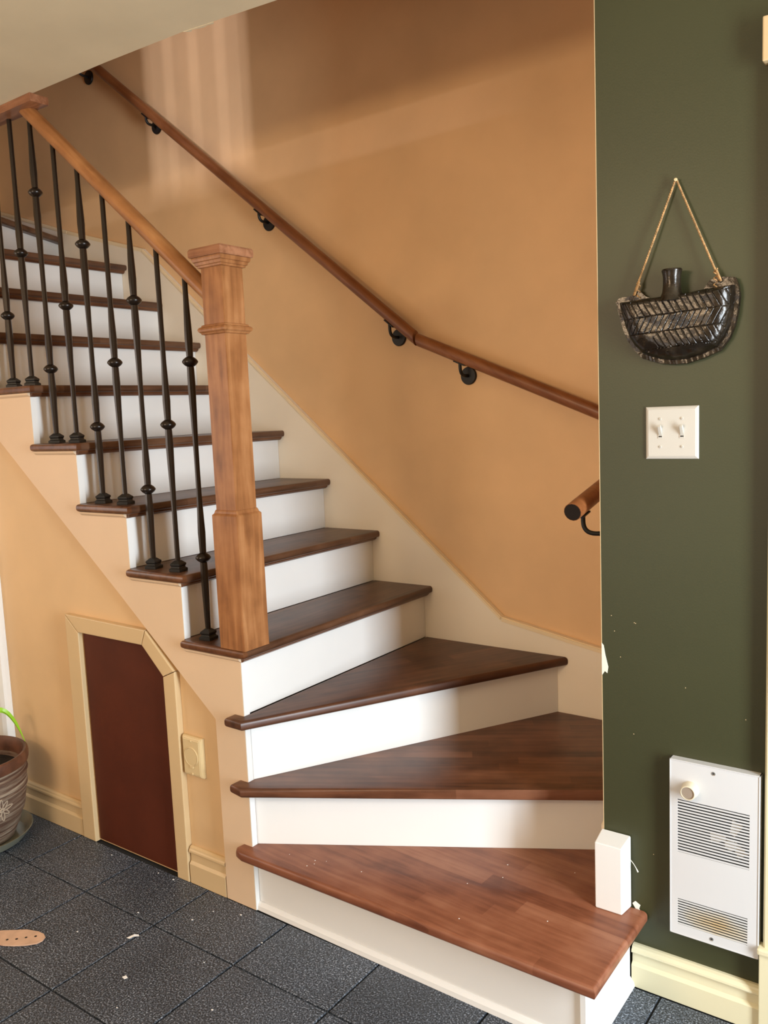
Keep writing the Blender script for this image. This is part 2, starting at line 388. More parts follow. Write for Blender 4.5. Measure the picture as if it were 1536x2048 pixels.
# upstairs walls
b = B(); box(b, (-0.83, 0.05, UP), (XR, 0.15, TOP)); box(b, (-2.55, 0.05, UP), (-1.30, 0.15, TOP)); struct('wall_upstairs_light_block', b, M['upwall'])  # unseen partition, added so its gap bounds the light patch on the stairwell wall
wall_with_hole('wall_upstairs_front', 'y', FRONT-0.1, -2.65, XRR, UP, TOP, -1.4, -0.8, 3.4, 4.0, M['upwall'])
b = B(); box(b, (-2.65, FRONT, UP), (-2.55, 0.05, TOP)); struct('wall_upstairs_left', b, M['upwall'])
b = B(); box(b, (XR, FRONT, UP), (XR+0.1, 0.15, TOP)); struct('wall_upstairs_right', b, M['upwall'])
# window frames for the openings
def wframe(name, ax, pos, u0, u1, z0, z1):
    b = B(); s = 0.03
    for a0, a1, c0, c1 in ((u0, u0+s, z0, z1), (u1-s, u1, z0, z1), (u0+s, u1-s, z0, z0+s), (u0+s, u1-s, z1-s, z1)):
        if ax == 'x': box(b, (pos-0.02, a0, c0), (pos+0.02, a1, c1))
        else: box(b, (a0, pos-0.02, c0), (a1, pos+0.02, c1))
    return struct(name, b, M['white'])
wframe('window_1', 'x', XRR+0.05, -0.86, -0.34, 0.1, 2.06)
wframe('window_2', 'x', XL-0.07, -2.15, -0.85, 0.75, 1.95)
wframe('fill_window_low', 'y', FRONT-0.07, -0.9, 0.7, 0.15, 1.45)  # frame of the opening added for the low front fill
wframe('fill_window_high', 'y', FRONT-0.07, -0.62, 0.42, 1.96, 2.30)  # frame of the opening added for the high front fill
wframe('window_4', 'y', FRONT-0.07, -1.4, -0.8, 3.4, 4.0)

# ------------------------------------------------------------------ baseboards
def base_profile(h, t):
    # (depth out of the wall, z)
    return [(0, 0), (t, 0), (t, h*0.52), (t*0.86, h*0.55), (t*0.62, h*0.59), (t*0.55, h*0.80), (t*0.95, h*0.835), (t*1.0, h*0.86), (t*0.96, h*0.90), (t*0.78, h*0.93), (t*0.70, h*0.97), (t*0.35, h), (0, h)]
def baseboard(name, x0, x1, ywall, h, t, m):
    b = B(); prism(b, [(ywall-p, z) for p, z in base_profile(h, t)], 'x', x0, x1)
    return struct(name, b, m, smooth=False)
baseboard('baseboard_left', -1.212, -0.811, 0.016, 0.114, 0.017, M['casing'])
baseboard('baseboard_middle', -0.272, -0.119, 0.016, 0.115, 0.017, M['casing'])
baseboard('baseboard_right', 0.992, 1.2765, YG, 0.102, 0.019, M['cream'])
# cream casing, plinth and head block of the doorway at the right edge
def casing_profile(x0, x1, yw, t):
    w_ = x1-x0
    return [(x0, yw), (x0, yw-t*0.7), (x0+w_*0.06, yw-t), (x0+w_*0.35, yw-t), (x0+w_*0.42, yw-t*0.75), (x0+w_*0.8, yw-t*0.7), (x1, yw-t*0.5), (x1, yw)]
b = B(); prism(b, casing_profile(1.283, 1.36, YG, 0.022), 'z', 0.205, 2.02); struct('trim_1', b, M['cream'])
b = B(); box(b, (1.277, YG-0.028, 0), (1.365, YG, 0.19), 0.002); box(b, (1.2735, YG-0.033, 0.19), (1.368, YG, 0.205), 0.004); struct('trim_2', b, M['cream'])
b = B(); box(b, (1.2655, YG-0.03, 2.022), (1.372, YG, 2.104), 0.003); struct('trim_3', b, M['casing'])
b = B(); box(b, (1.372, YG-0.022, 2.03), (2.12, YG, 2.10), 0.003); struct('trim_4', b, M['cream'])
b = B(); prism(b, casing_profile(2.12, 2.20, YG, 0.022), 'z', 0, 2.10); struct('trim_5', b, M['cream'])
b = B(); box(b, (1.365, YG-0.008, 0.004), (2.115, YG, 2.025)); struct('door_2', b, M['white'])
# white casing at the left edge of the photograph
b = B(); prism(b, [(-1.30, 0.0), (-1.30, -0.018), (-1.235, -0.018), (-1.216, -0.012), (-1.214, 0.0), (-1.214, 0.0155), (-1.30, 0.0155)], 'z', 0, 1.42)
struct('trim_6', b, M['white'])
b = B(); box(b, (-1.95, -0.014, 0.004), (-1.302, -0.002, 1.40)); struct('door_3', b, M['white'])

# ------------------------------------------------------------------ low access door under the stairs
dr = B(); prism(dr, [(-0.733, 0.008), (-0.333, 0.008), (-0.333, 0.632), (-0.417, 0.714), (-0.733, 0.714)], 'y', 0.0105, 0.0155)
door = struct('door_1', dr, M['maroon'])
def piece(name, poly, y0, y1, m, parent, bev=0.003):
    t = B(); prism(t, poly, 'y', y0, y1)
    if bev:
        e = [e for e in t.edges if abs(e.verts[0].co.y-y0) < 1e-6 and abs(e.verts[1].co.y-y0) < 1e-6]
        bmesh.ops.bevel(t, geom=e, offset=bev, segments=2, profile=0.6, affect='EDGES')
    return link(name, t, m, parent)
cl, cr = -0.795, -0.277
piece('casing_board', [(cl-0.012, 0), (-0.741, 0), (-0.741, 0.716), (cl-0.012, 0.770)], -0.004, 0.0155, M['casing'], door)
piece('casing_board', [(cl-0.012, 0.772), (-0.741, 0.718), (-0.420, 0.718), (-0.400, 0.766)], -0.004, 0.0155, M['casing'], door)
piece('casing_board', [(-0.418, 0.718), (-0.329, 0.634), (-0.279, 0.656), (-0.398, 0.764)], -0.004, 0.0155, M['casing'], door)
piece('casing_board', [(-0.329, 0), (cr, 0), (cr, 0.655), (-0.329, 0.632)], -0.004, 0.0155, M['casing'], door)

# ------------------------------------------------------------------ staircase
st = thing('staircase', 'winding staircase with brown stained treads and white risers', 'staircase')
def tread(n, poly, nose, m, t=0.028, bev=0.010):
    """poly in xy; nose: list of segments whose top and bottom edges are rounded"""
    bm = B(); z1 = n*H; z0 = z1-t
    prism(bm, poly, 'z', z0, z1)
    sel = []
    for e in bm.edges:
        a, c = e.verts
        if abs(a.co.z-c.co.z) > 1e-6: continue
        mid = (a.co+c.co)/2
        for s0, s1 in nose:
            v0, v1 = Vector(s0), Vector(s1); d = (v1-v0); L = d.length; d.normalize()
            q = Vector((mid.x, mid.y))-v0; tt = q.dot(d)
            if -1e-4 < tt < L+1e-4 and abs(q.x*d.y-q.y*d.x) < 1e-4: sel.append(e); break
    bmesh.ops.bevel(bm, geom=sel, offset=bev, segments=4, profile=0.5, affect='EDGES')
    o = link('tread', bm, m, st, smooth=True); return o
def slab(bm, p0, p1, th, z0, z1):
    """vertical slab whose front face runs p0->p1, thickness on the left side of the direction"""
    a, c = Vector(p0), Vector(p1); d = (c-a).normalized(); nrm = Vector((-d.y, d.x))*th
    prism(bm, [tuple(a), tuple(c), tuple(c+nrm), tuple(a+nrm)], 'z', z0, z1)

# winders
t1 = [(-0.038, 0), (-0.041, -0.021), (-0.030, -0.034), (-0.005, -0.042), (1.026, -0.044), (1.026, 0.276), (0.982, 0.276), (0.982, 0.276), (0.9, 0.29), (0.9, 0.53), (0.84, 0.50), (0.002, 0.034), (0.002, 0)]
t1 = [t1[i] for i in range(len(t1)) if i != 7]
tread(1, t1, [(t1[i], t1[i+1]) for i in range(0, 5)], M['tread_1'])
t2 = [(-0.036, 0), (-0.037, -0.034), (0.012, -0.043), (0.852, 0.450), (0.908, 0.483), (0.908, 0.924), (0.50, 0.924), (0.002, 0.034), (0.002, 0)]
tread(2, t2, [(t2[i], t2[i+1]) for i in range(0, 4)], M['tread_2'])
t3 = [(-0.042, 0), (-0.042, -0.034), (0.024, -0.036), (0.546, 0.924), (-0.012, 0.924), (-0.012, 0.03), (0.002, 0.028), (0.002, 0)]
t3 = [(-0.042, 0), (-0.042, -0.034), (0.024, -0.036), (0.546, 0.924), (0.001, 0.924), (0.001, 0)]
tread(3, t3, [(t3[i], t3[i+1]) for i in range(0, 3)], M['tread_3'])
# straight flight
for n in range(4, 12):
    xr = -(n-4)*G; xn = xr+0.030; xb = xr-G+0.001
    mainp = [(xb, 0.0), (xn-0.012, 0.0), (xn, 0.0), (xn, W-0.001), (xb, W-0.001)]
    mainp = [(xb, 0.0), (xn, 0.0), (xn, W-0.001), (xb, W-0.001)]
    o = tread(n, mainp, [(mainp[1], mainp[2])], M['tread_y'], t=0.024, bev=0.009)
    rp_ = [(xb+0.0, 0.0), (xb, -0.016), (xn, -0.016), (xn, 0.0)]
    # return nosing mitred at the front corner, rounded along its outer edge
    bm = B(); prism(bm, rp_, 'z', n*H-0.024, n*H)
    sel = [e for e in bm.edges if abs(e.verts[0].co.z-e.verts[1].co.z) < 1e-6 and (abs((e.verts[0].co.y+e.verts[1].co.y)/2+0.016) < 1e-4 or abs((e.verts[0].co.x+e.verts[1].co.x)/2-xn) < 1e-4 or abs((e.verts[0].co.x+e.verts[1].co.x)/2-xb) < 1e-4)]
    bmesh.ops.bevel(bm, geom=sel, offset=0.009, segments=4, profile=0.5, affect='EDGES')
    nz = link('return_nosing', bm, M['nose'], st, smooth=True)
    # small coves below the nosing and below the return
    bm = B(); prism(bm, [(xr+0.0005, n*H-0.024), (xr+0.017, n*H-0.024), (xr+0.015, n*H-0.030), (xr+0.008, n*H-0.036), (xr+0.0005, n*H-0.037)], 'y', 0.0, W-0.002)
    link('cove_moulding', bm, M['nose'], st)
    bm = B(); prism(bm, [(-0.0005, n*H-0.024), (-0.011, n*H-0.024), (-0.009, n*H-0.030), (-0.0005, n*H-0.036)], 'x', xb+0.006, xr+0.004)
    o = link('cove_moulding', bm, M['stringer'], st); o['label'] = 'painted cove under the return'
# upper winders
px = -1.6
for n, a0, a1 in ((12, 26, 60), (13, 60, 89)):
    d0 = Vector((-math.sin(R(a0)), math.cos(R(a0)))); d1 = Vector((-math.sin(R(a1)), math.cos(R(a1))))
    def hit(d, off):
        p = Vector((px, 0.004)) + Vector((d.y, -d.x))*off
        tt = min((W-0.001-p.y)/d.y if d.y > 1e-6 else 9, (-2.53-p.x)/d.x)
        return p, p+d*tt
    s0, e0 = hit(d0, 0.03); s1, e1 = hit(d1, -0.001)
    poly = [tuple(s0), tuple(e0)]
    if e0.y > W-0.01 and e1.y < W-0.01: poly.append((-2.53, W-0.001))
    poly += [tuple(e1), tuple(s1)]
    tread(n, poly, [(poly[0], poly[1])], M['tread_y'])
    bm = B(); s_, e_ = hit(d0, 0.0); slab(bm, s_, e_, 0.012, (n-1)*H+0.0005, n*H-0.0285); link('riser', bm, M['white'], st)

# risers
def riser(n, p0, p1, t, m=None):
    bm = B(); slab(bm, p0, p1, 0.012, (n-1)*H+(0.0005 if n > 1 else 0), n*H-t-0.0005)
    return link('riser', bm, M['white'], st)
riser(1, (0.0005, 0.016), (0.975, 0.002), 0.028)
riser(2, (0.001, 0.022), (0.905, 0.534), 0.028)
riser(3, (0.001, 0.022), (0.5085, 0.925), 0.028)
riser(4, (-0.006, 0.022), (-0.006, W-0.001), 0.024)
for n in range(5, 12):
    x = -(n-4)*G; riser(n, (x-0.006, 0.022), (x-0.006, W-0.001), 0.024)
# boxed right-hand end of the bottom step
bm = B(); box(bm, (0.976, -0.004, 0), (0.988, 0.262, 0.1615)); link('end_panel', bm, M['white'], st)
bm = B(); prism(bm, [(0.988, 0), (1.000, 0), (0.998, 0.010), (0.9885, 0.022)], 'y', -0.012, 0.262); link('base_shoe', bm, M['white'], st)
bm = B(); prism(bm, [(0.002, 0), (-0.009, 0), (-0.007, 0.012), (-0.001, 0.022), (0.002, 0.0225)], 'x', 0.001, 0.988)
for v in bm.verts: v.co.y += 0.013*(1-v.co.x/0.98)
link('base_shoe', bm, M['white'], st)
# stringer with its vertical leg
saw = [(-0.115, 0.0), (0.0, 0.0), (0.0, 4*H-0.0245)]
for n in range(4, 11):
    x = -(n-3)*G; saw += [(x, n*H-0.0245), (x, (n+1)*H-0.0245)]
saw = [(-0.115, 0.0), (0.0, 0.0), (0.0, 4*H-0.0245)]
for n in range(4, 10):
    x = -(n-3)*G
    saw += [(x, n*H-0.0245), (x, (n+1)*H-0.0245)]
saw += [(-1.6, 10*H-0.0245), (-1.6, 1.742), (-1.104, 1.341), (-0.49, 0.849), (-0.115, 0.541)]
bm = B(); prism(bm, saw, 'y', 0.0, 0.0155); link('stringer', bm, M['stringer'], st)
# white corner beads closing the stringer's notches towards each riser
for n in range(4, 11):
    x = -(n-4)*G; z0 = (n-1)*H+0.0005; z1 = n*H-0.0375
    if n == 4: z0 = 0.0
    bm = B(); box(bm, (x+0.0003, 0.0005, z0 if n > 4 else 3*H+0.0005), (x+0.0022, 0.0215, z1)); link('corner_bead', bm, M['white'], st)
for z0, z1 in ((0, H-0.029), (H+0.0005, 2*H-0.029), (2*H+0.0005, 3*H-0.029)):
    bm = B(); box(bm, (0.0003, 0.0005, z0), (0.0022, 0.0200 if z0 > 0 else 0.0150, z1)); link('corner_bead', bm, M['white'], st)
# wall skirt along the back
sk = [(0.906, 0.02), (0.906, 0.569), (0.308, 0.678), (-1.43, 2.145), (-1.966, 2.303), (-2.53, 2.487), (-2.53, 1.9), (-2.0, 1.85), (0.3, 0.02)]
bm = B(); prism(bm, sk, 'y', W, YB-0.001); link('skirt_board', bm, M['skirt'], st)
tp = [(0.906, 0.569), (0.308, 0.678), (-1.43, 2.145), (-1.966, 2.303), (-2.53, 2.487)]
for i in range(4):
    (xa, za), (xb_, zb) = tp[i], tp[i+1]; d = Vector((xb_-xa, zb-za)).normalized(); nn = Vector((d.y, -d.x))
    if nn.y > 0: nn = -nn
    q = nn*0.016
    bm = B(); prism(bm, [(xa, za), (xb_, zb), (xb_+q.x*0.6, zb+q.y), (xa+q.x*0.6, za+q.y)], 'y', W-0.005, W-0.0002)
    bmesh.ops.bevel(bm, geom=[e for e in bm.edges if abs(e.verts[0].co.y-(W-0.005)) < 1e-6 and abs(e.verts[1].co.y-(W-0.005)) < 1e-6], offset=0.003, segments=2, affect='EDGES')
    link('skirt_cap', bm, M['bead'], st)
# skirt on the right-hand well wall and the white block that ends it
bm = B(); prism(bm, [(0.284, 0.20), (0.284, 0.375), (0.55, 0.50), (0.924, 0.566), (0.924, 0.39), (0.54, 0.385)], 'x', 0.912, 0.9195); link('skirt_board', bm, M['skirt'], st)
bm = B(); v = [bm.verts.new(p) for p in ((0.9155, 0.231, 0.1905), (0.981, 0.231, 0.1905), (0.987, 0.2785, 0.1905), (0.9155, 0.2785, 0.1905),
                                         (0.9155, 0.231, 0.355), (0.981, 0.231, 0.355), (0.987, 0.2785, 0.369), (0.9155, 0.2785, 0.369))]
for f in ((0,3,2,1),(4,5,6,7),(0,1,5,4),(1,2,6,5),(2,3,7,6),(3,0,4,7)): bm.faces.new([v[i] for i in f])
bmesh.ops.bevel(bm, geom=bm.edges[:], offset=0.002, segments=2, affect='EDGES')
o = link('end_block', bm, M['white'], st); o['label'] = 'white painted block capping the skirt beside the green wall'

# ------------------------------------------------------------------ balustrade
NX, NY = -0.013, 0.034
bal = thing('stair_balustrade', 'wooden newel post and golden handrail with dark iron balusters on open side of stairs', 'railing', (NX, NY, 4*H))
newel = B()
def sq(hw, z): return (hw, z)
def sqlathe(bm, prof, cx, cy, rb=0.0):
    rings = []
    for hw, z in prof: rings.append([bm.verts.new((cx+sx*hw, cy+sy*hw, z)) for sx, sy in ((-1,-1),(1,-1),(1,1),(-1,1))])
    for i in range(len(rings)-1):
        for k in range(4): bm.faces.new((rings[i][k], rings[i][(k+1) % 4], rings[i+1][(k+1) % 4], rings[i+1][k]))
    bm.faces.new(rings[0]); bm.faces.new(rings[-1][::-1])
sqlathe(newel, [(0.0475, 0.7605), (0.0475, 1.127), (0.046, 1.130), (0.0425, 1.1335), (0.041, 1.139), (0.0395, 1.1425), (0.0385, 1.143), (0.0385, 1.785)], NX, NY)
bmesh.ops.bevel(newel, geom=[e for e in newel.edges if abs(e.verts[0].co.z-e.verts[1].co.z) > 0.2], offset=0.0012, segments=2, affect='EDGES')
nw = link('newel_post', newel, M['newel'], bal)
cb = B(); sqlathe(cb, [(0.0386, 1.607), (0.044, 1.609), (0.0455, 1.6125), (0.0500, 1.616), (0.0515, 1.621), (0.0490, 1.626), (0.0440, 1.6285), (0.0435, 1.632), (0.0386, 1.634)], NX, NY)
link('collar', cb, M['newel'], nw)
cb = B(); sqlathe(cb, [(0.0387, 1.778), (0.044, 1.7795), (0.045, 1.784), (0.048, 1.7855), (0.0495, 1.7925), (0.053, 1.794), (0.0545, 1.801), (0.0545, 1.8045)], NX, NY)
link('cap_moulding', cb, M['newel'], nw)
cb = B(); sqlathe(cb, [(0.058, 1.805), (0.060, 1.808), (0.060, 1.823), (0.057, 1.828), (0.02, 1.834), (0.001, 1.835)], NX, NY)
link('cap', cb, M['newelcap'], nw)
# rail: from the newel's left face up to the board under the ceiling
RS = 0.845
def railz(x): return 1.709 + (-0.0525-x)*RS
bm = B(); a = Vector((-0.0525, NY, railz(-0.0525))); c = Vector((-0.815, NY, railz(-0.815)))
def railprof(r): 
    return [(r*math.cos(t), r*1.02*math.sin(t)) for t in [2*math.pi*k/20 for k in range(20)]]
d = (c-a).normalized(); nv = Vector((0, 1, 0)); uv = nv.cross(d)
if uv.z < 0: uv = -uv
def sweep(bm, a, c, prof, cutx=True):
    d = (c-a).normalized(); nv = Vector((0, 1, 0)); uv = nv.cross(d)
    if uv.z < 0: uv = -uv
    ra, rc = [], []
    for u_, v_ in prof:
        pa = a + nv*u_ + uv*v_; pc = c + nv*u_ + uv*v_
        pa = pa - d*((pa.x-a.x)/d.x) ; pc = pc - d*((pc.z-c.z)/d.z) if cutx == 'top' else pc - d*((pc.x-c.x)/d.x)
        ra.append(bm.verts.new(pa)); rc.append(bm.verts.new(pc))
    n = len(prof)
    for k in range(n): bm.faces.new((ra[k], ra[(k+1) % n], rc[(k+1) % n], rc[k]))
    bm.faces.new(ra); bm.faces.new(rc[::-1])
c = Vector((-0.0525-(2.3605-1.709)/RS, NY, 2.3605))
sweep(bm, a, c, railprof(0.0225), 'top')
hr = link('handrail', bm, M['rail2'], bal, smooth=True)
bm = B(); box(bm, (-1.30, -0.012, 2.361), (-0.737, 0.050, 2.3845), 0.001); link('end_board', bm, M['newelcap'], bal)
# balusters
def rod_profile(h, knuckles):
    
    zs = sorted(knuckles); marks = []
    def seg(z0, z1, lo, hi):
        # lo/hi: whether a knuckle closes that end (swollen towards it)
        k = 9; out = []
        for i in range(k+1):
            t = i/k; z = z0+(z1-z0)*t; r = 0.0076
            if lo: r = max(r, 0.0076+0.0040*max(0, 1-abs(z-z0-0.05)/0.11))
            if hi: r = max(r, 0.0076+0.0040*max(0, 1-abs(z1-z-0.05)/0.16))
            out.append((r, z))
        return out
    prev = 0.0; lo = False; prof = []
    for kz in zs:
        prof += seg(prev if not lo else prev+0.014, kz-0.014, lo, True)
        prof += [(0.0070, kz-0.0125), (0.0070, kz+0.0125)]
        prev = kz; lo = True
    prof += seg(prev+0.014, h, True, False)
    # pinch
    res = []
    for r, z in prof: res.append((r, z))
    return res
KN = [(0.0080, -0.0140), (0.0120, -0.0120), (0.0180, -0.0075), (0.0222, -0.002), (0.0222, 0.002), (0.0180, 0.0075), (0.0120, 0.0120), (0.0080, 0.0140)]
SH = [(0.0190, 0.0), (0.0190, 0.008), (0.0150, 0.011), (0.0145, 0.015), (0.0165, 0.019), (0.0165, 0.023), (0.0120, 0.027), (0.0090, 0.030), (0.0065, 0.032)]
kn_mesh = None; sh_mesh = None
for k in range(11):
    x = -0.159-0.1105*k; n = 4+(k+1)//2; z0 = n*H+0.0005
    top = min(railz(x)-0.0225/math.cos(math.atan(RS))+0.002, 2.3605)
    h = top-z0; kns = [0.238, 0.786] if k % 2 == 0 else [0.426]
    kns = [q for q in kns if q < h-0.03]
    bm = B(); lathe(bm, rod_profile(h, kns), (0, 0, 0), 8, rot=0.39)
    o = link('baluster', bm, M['iron'], None, smooth=True); o.location = (x-NX, 0.0, z0-4*H); o.parent = bal
    for q in kns:
        if kn_mesh is None:
            bm = B(); lathe(bm, KN, (0, 0, 0), 12); ko = link('knuckle', bm, M['iron'], None, smooth=True); kn_mesh = ko.data
        else: ko = bpy.data.objects.new('knuckle', kn_mesh); COL.objects.link(ko)
        ko.parent = o; ko.location = (0, 0, q)
    if sh_mesh is None:
        bm = B(); sqlathe(bm, [(r*1.0, z) for r, z in SH], 0, 0); so = link('base_shoe', bm, M['blackiron'], None); sh_mesh = so.data
    else: so = bpy.data.objects.new('base_shoe', sh_mesh); COL.objects.link(so)
    so.parent = o; so.location = (0, 0, 0); so.rotation_euler = (0, 0, R(8+k*3))

# ------------------------------------------------------------------ wall handrails
def octo(r):  # rounded octagon
    return [(r*math.cos(R(22.5*k+11)), r*math.sin(R(22.5*k+11))) for k in range(16)]
def bracket(parent, rose, railpt, wall_n, plate_dir):
    """rose centre on the wall, arm out of the wall and up to the rail's underside"""
    rose = Vector(rose); rp_ = Vector(railpt); nrm = Vector(wall_n)
    br = B()
    ax = 'y' if abs(nrm.y) > 0.5 else 'x'; sg = nrm.y if ax == 'y' else nrm.x
    lathe(br, [(0.0300, 0.0008*sg), (0.0305, 0.004*sg), (0.028, 0.008*sg), (0.010, 0.0095*sg), (0.0, 0.0095*sg)], tuple(rose), 28, ax)
    o = link('bracket', br, M['blackiron'], parent, smooth=True)
    am = B(); p1 = Vector((rp_.x, rp_.y, rose.z)) if ax == 'x' else Vector((rose.x, rp_.y, rose.z))
    s0 = rose + nrm*0.004
    el = Vector((rp_.x, rp_.y, rose.z)); dz = min(0.030, (rp_.z-rose.z)*0.75); e1 = el-(el-rose).normalized()*dz; e2 = el+Vector((0, 0, dz)); pts = [s0] + arc(e1, el, e2, 8) + [rp_]
    tube(am, pts, 0.0055, 10); link('arm', am, M['blackiron'], o, smooth=True)
    pl = B(); pd = Vector(plate_dir).normalized()*0.022
    side = pd.cross(Vector((0, 0, 1))).normalized()*0.010; upv = side.cross(pd).normalized()*0.002
    if upv.z < 0: upv = -upv
    vs = [rp_+sx*pd+sy*side+sz*upv for sz in (-1, 1) for sx, sy in ((-1,-1),(1,-1),(1,1),(-1,1))]
    v = [pl.verts.new(p) for p in vs]
    for f in ((0,3,2,1),(4,5,6,7),(0,1,5,4),(1,2,6,5),(2,3,7,6),(3,0,4,7)): pl.faces.new([v[i] for i in f])
    link('saddle_plate', pl, M['blackiron'], o)
RY = 0.886; RR = 0.0205
wr = thing('wall_handrail', 'long brown wooden handrail bent midway on the peach back wall', 'handrail', (0.03, RY, 1.632))
bm = B(); sweep(bm, Vector((0.025, RY, 1.6335)), Vector((-1.95, RY, 1.630+1.979*0.799)), octo(RR)); link('rail', bm, M['rail'], wr, smooth=True)
bm = B(); sweep(bm, Vector((0.0345, RY, 1.6265)), Vector((0.885, RY, 1.629-0.853*0.420)), octo(RR)); link('rail', bm, M['rail'], wr, smooth=True)
for x, z in ((-1.733, 2.941), (-1.295, 2.632), (-0.678, 2.136), (-0.083, 1.647)):
    zc = 1.630+(0.029-x)*0.799
    bracket(wr, (x, YB, z), (x, RY, zc-RR/math.cos(math.atan(.8))-0.001), (0, -1, 0), (-1, 0, 0.8))
bracket(wr, (0.197, YB, 1.496), (0.197, RY, 1.629-(0.197-0.032)*0.42-RR/math.cos(math.atan(.42))-0.001), (0, -1, 0), (1, 0, -0.42))
# lower rail on the right-hand well wall
lr = thing('wall_handrail', 'short lower handrail end poking out past the edge of the green wall', 'handrail', (0.86, 0.27, 1.14))
bm = B(); a = Vector((0.86, 0.262, 1.137)); c = Vector((0.86, 0.80, 1.137+0.538*0.215))
tube(bm, [a, c], RR+0.001, 16); lro = link('rail', bm, M['rail'], lr, smooth=True)
bm = B(); dd = (c-a).normalized(); tube(bm, [a-dd*0.0012, a-dd*0.0001], RR-0.0005, 16); o = link('rail_end', bm, M['iron'], lr)
bracket(lr, (XR, 0.335, 1.079), (0.862, 0.318, 1.137+0.056*0.215-0.0235), (-1, 0, 0), (0, 1, 0.215))

# ------------------------------------------------------------------ light switch
sw = thing('light_switch', 'white double toggle light switch on the green wall', 'light switch', (1.085, YG, 1.3165))
b = B(); sx0, sx1, sz0, sz1 = 1.0285, 1.1415, 1.2600, 1.3730
vb = [(sx0, YG-0.0004, sz0), (sx1, YG-0.0004, sz0), (sx1, YG-0.0004, sz1), (sx0, YG-0.0004, sz1)]
q = 0.0045; vf = [(sx0+q, YG-0.006, sz0+q), (sx1-q, YG-0.006, sz0+q), (sx1-q, YG-0.006, sz1-q), (sx0+q, YG-0.006, sz1-q)]
vm = [(p[0], YG-0.0025, p[2]) for p in vb]
rings = [[b.verts.new(p) for p in r_] for r_ in (vb, vm, vf)]
for i in range(2):
    for k in range(4): b.faces.new((rings[i][k], rings[i][(k+1) % 4], rings[i+1][(k+1) % 4], rings[i+1][k]))
b.faces.new(rings[0][::-1]); b.faces.new(rings[2])
bmesh.ops.bevel(b, geom=[e for e in b.edges if e.verts[0].co.y < YG-0.005 and e.verts[1].co.y < YG-0.005], offset=0.0015, segments=3, affect='EDGES')
pl = link('wall_plate', b, M['plastic'], sw)
for cx in (1.0610, 1.1075):
    cz = 1.3165
    b = B(); box(b, (cx-0.0052, YG-0.0068, cz-0.0120), (cx+0.0052, YG-0.0058, cz+0.0120)); fr = link('toggle_collar', b, M['plastic'], sw)
    b = B(); box(b, (cx-0.0035, YG-0.0071, cz-0.0092), (cx+0.0035, YG-0.0067, cz-0.0065)); link('slot', b, M['black'], sw)
    b = B(); vs = [(cx-0.004, YG-0.0065, cz-0.006), (cx+0.004, YG-0.0065, cz-0.006), (cx+0.004, YG-0.0065, cz+0.009), (cx-0.004, YG-0.0065, cz+0.009),
                   (cx-0.0033, YG-0.0175, cz+0.0125), (cx+0.0033, YG-0.0175, cz+0.0125), (cx+0.0033, YG-0.0140, cz+0.0185), (cx-0.0033, YG-0.0140, cz+0.0185)]
    v = [b.verts.new(p) for p in vs]
    for f in ((0,3,2,1),(4,5,6,7),(0,1,5,4),(1,2,6,5),(2,3,7,6),(3,0,4,7)): b.faces.new([v[i] for i in f])
    bmesh.ops.bevel(b, geom=b.edges[:], offset=0.0008, segments=2, affect='EDGES')
    link('toggle', b, M['plastic'], sw)
    for dz in (-0.0302, 0.0302):
        b = B(); lathe(b, [(0.0030, -0.0058), (0.0028, -0.0072), (0.0, -0.0078)], (cx, YG, cz+dz), 12, 'y'); so = link('screw', b, M['plastic'], sw)
        b = B(); box(b, (cx-0.0022, YG-0.0081, cz+dz-0.0004), (cx+0.0022, YG-0.0077, cz+dz+0.0004)); link('screw_slot', b, M['steel'], so)

# ------------------------------------------------------------------ wall heater
ht = thing('wall_heater', 'white electric wall heater with louvred grilles on the green wall', 'heater', (1.18, YG, 0.172))
hx0, hx1, hz0, hz1, hy = 1.084, 1.2745, 0.172, 0.5885, YG-0.020
ux0, ux1, uz0, uz1 = 1.1015, 1.2540, 0.3715, 0.4965
lx0, lx1, lz0, lz1 = 1.1005, 1.2515, 0.1965, 0.2590
bm = B()
def fbox(a0, a1, c0, c1): box(bm, (a0, hy, c0), (a1, hy+0.0016, c1))
fbox(hx0, ux0, hz0, hz1); fbox(ux1, hx1, hz0, hz1); fbox(ux0, ux1, uz1, hz1); fbox(ux0, ux1, lz1, uz0); fbox(ux0, ux1, hz0, lz0)
fbox(ux0-0.0005, lx0, lz0, lz1) if lx0 > ux0 else None
fbox(lx1, ux1, lz0, lz1)
for a_, b_ in (((hx0, hy+0.0016, hz0), (hx0+0.0016, YG-0.0005, hz1)), ((hx1-0.0016, hy+0.0016, hz0), (hx1, YG-0.0005, hz1)), ((hx0, hy+0.0016, hz0), (hx1, YG-0.0005, hz0+0.0016)), ((hx0, hy+0.0016, hz1-0.0016), (hx1, YG-0.0005, hz1))):
    box(bm, a_, b_)
hb = link('front_cover', bm, M['enamel'], ht)
bm = B()
for a0, a1, c0, c1 in ((hx0, hx0+0.0022, hz0, hz1), (hx1-0.0022, hx1, hz0, hz1), (hx0, hx1, hz0, hz0+0.0022), (hx0, hx1, hz1-0.0022, hz1)):
    box(bm, (a0, hy-0.0012, c0), (a1, hy+0.0002, c1), 0.0005)
link('rim', bm, M['enamel'], hb)
bm = B(); box(bm, (ux0-0.004, YG-0.003, hz0+0.004), (ux1+0.004, YG-0.001, hz1-0.06)); link('cavity', bm, M['black'], ht)
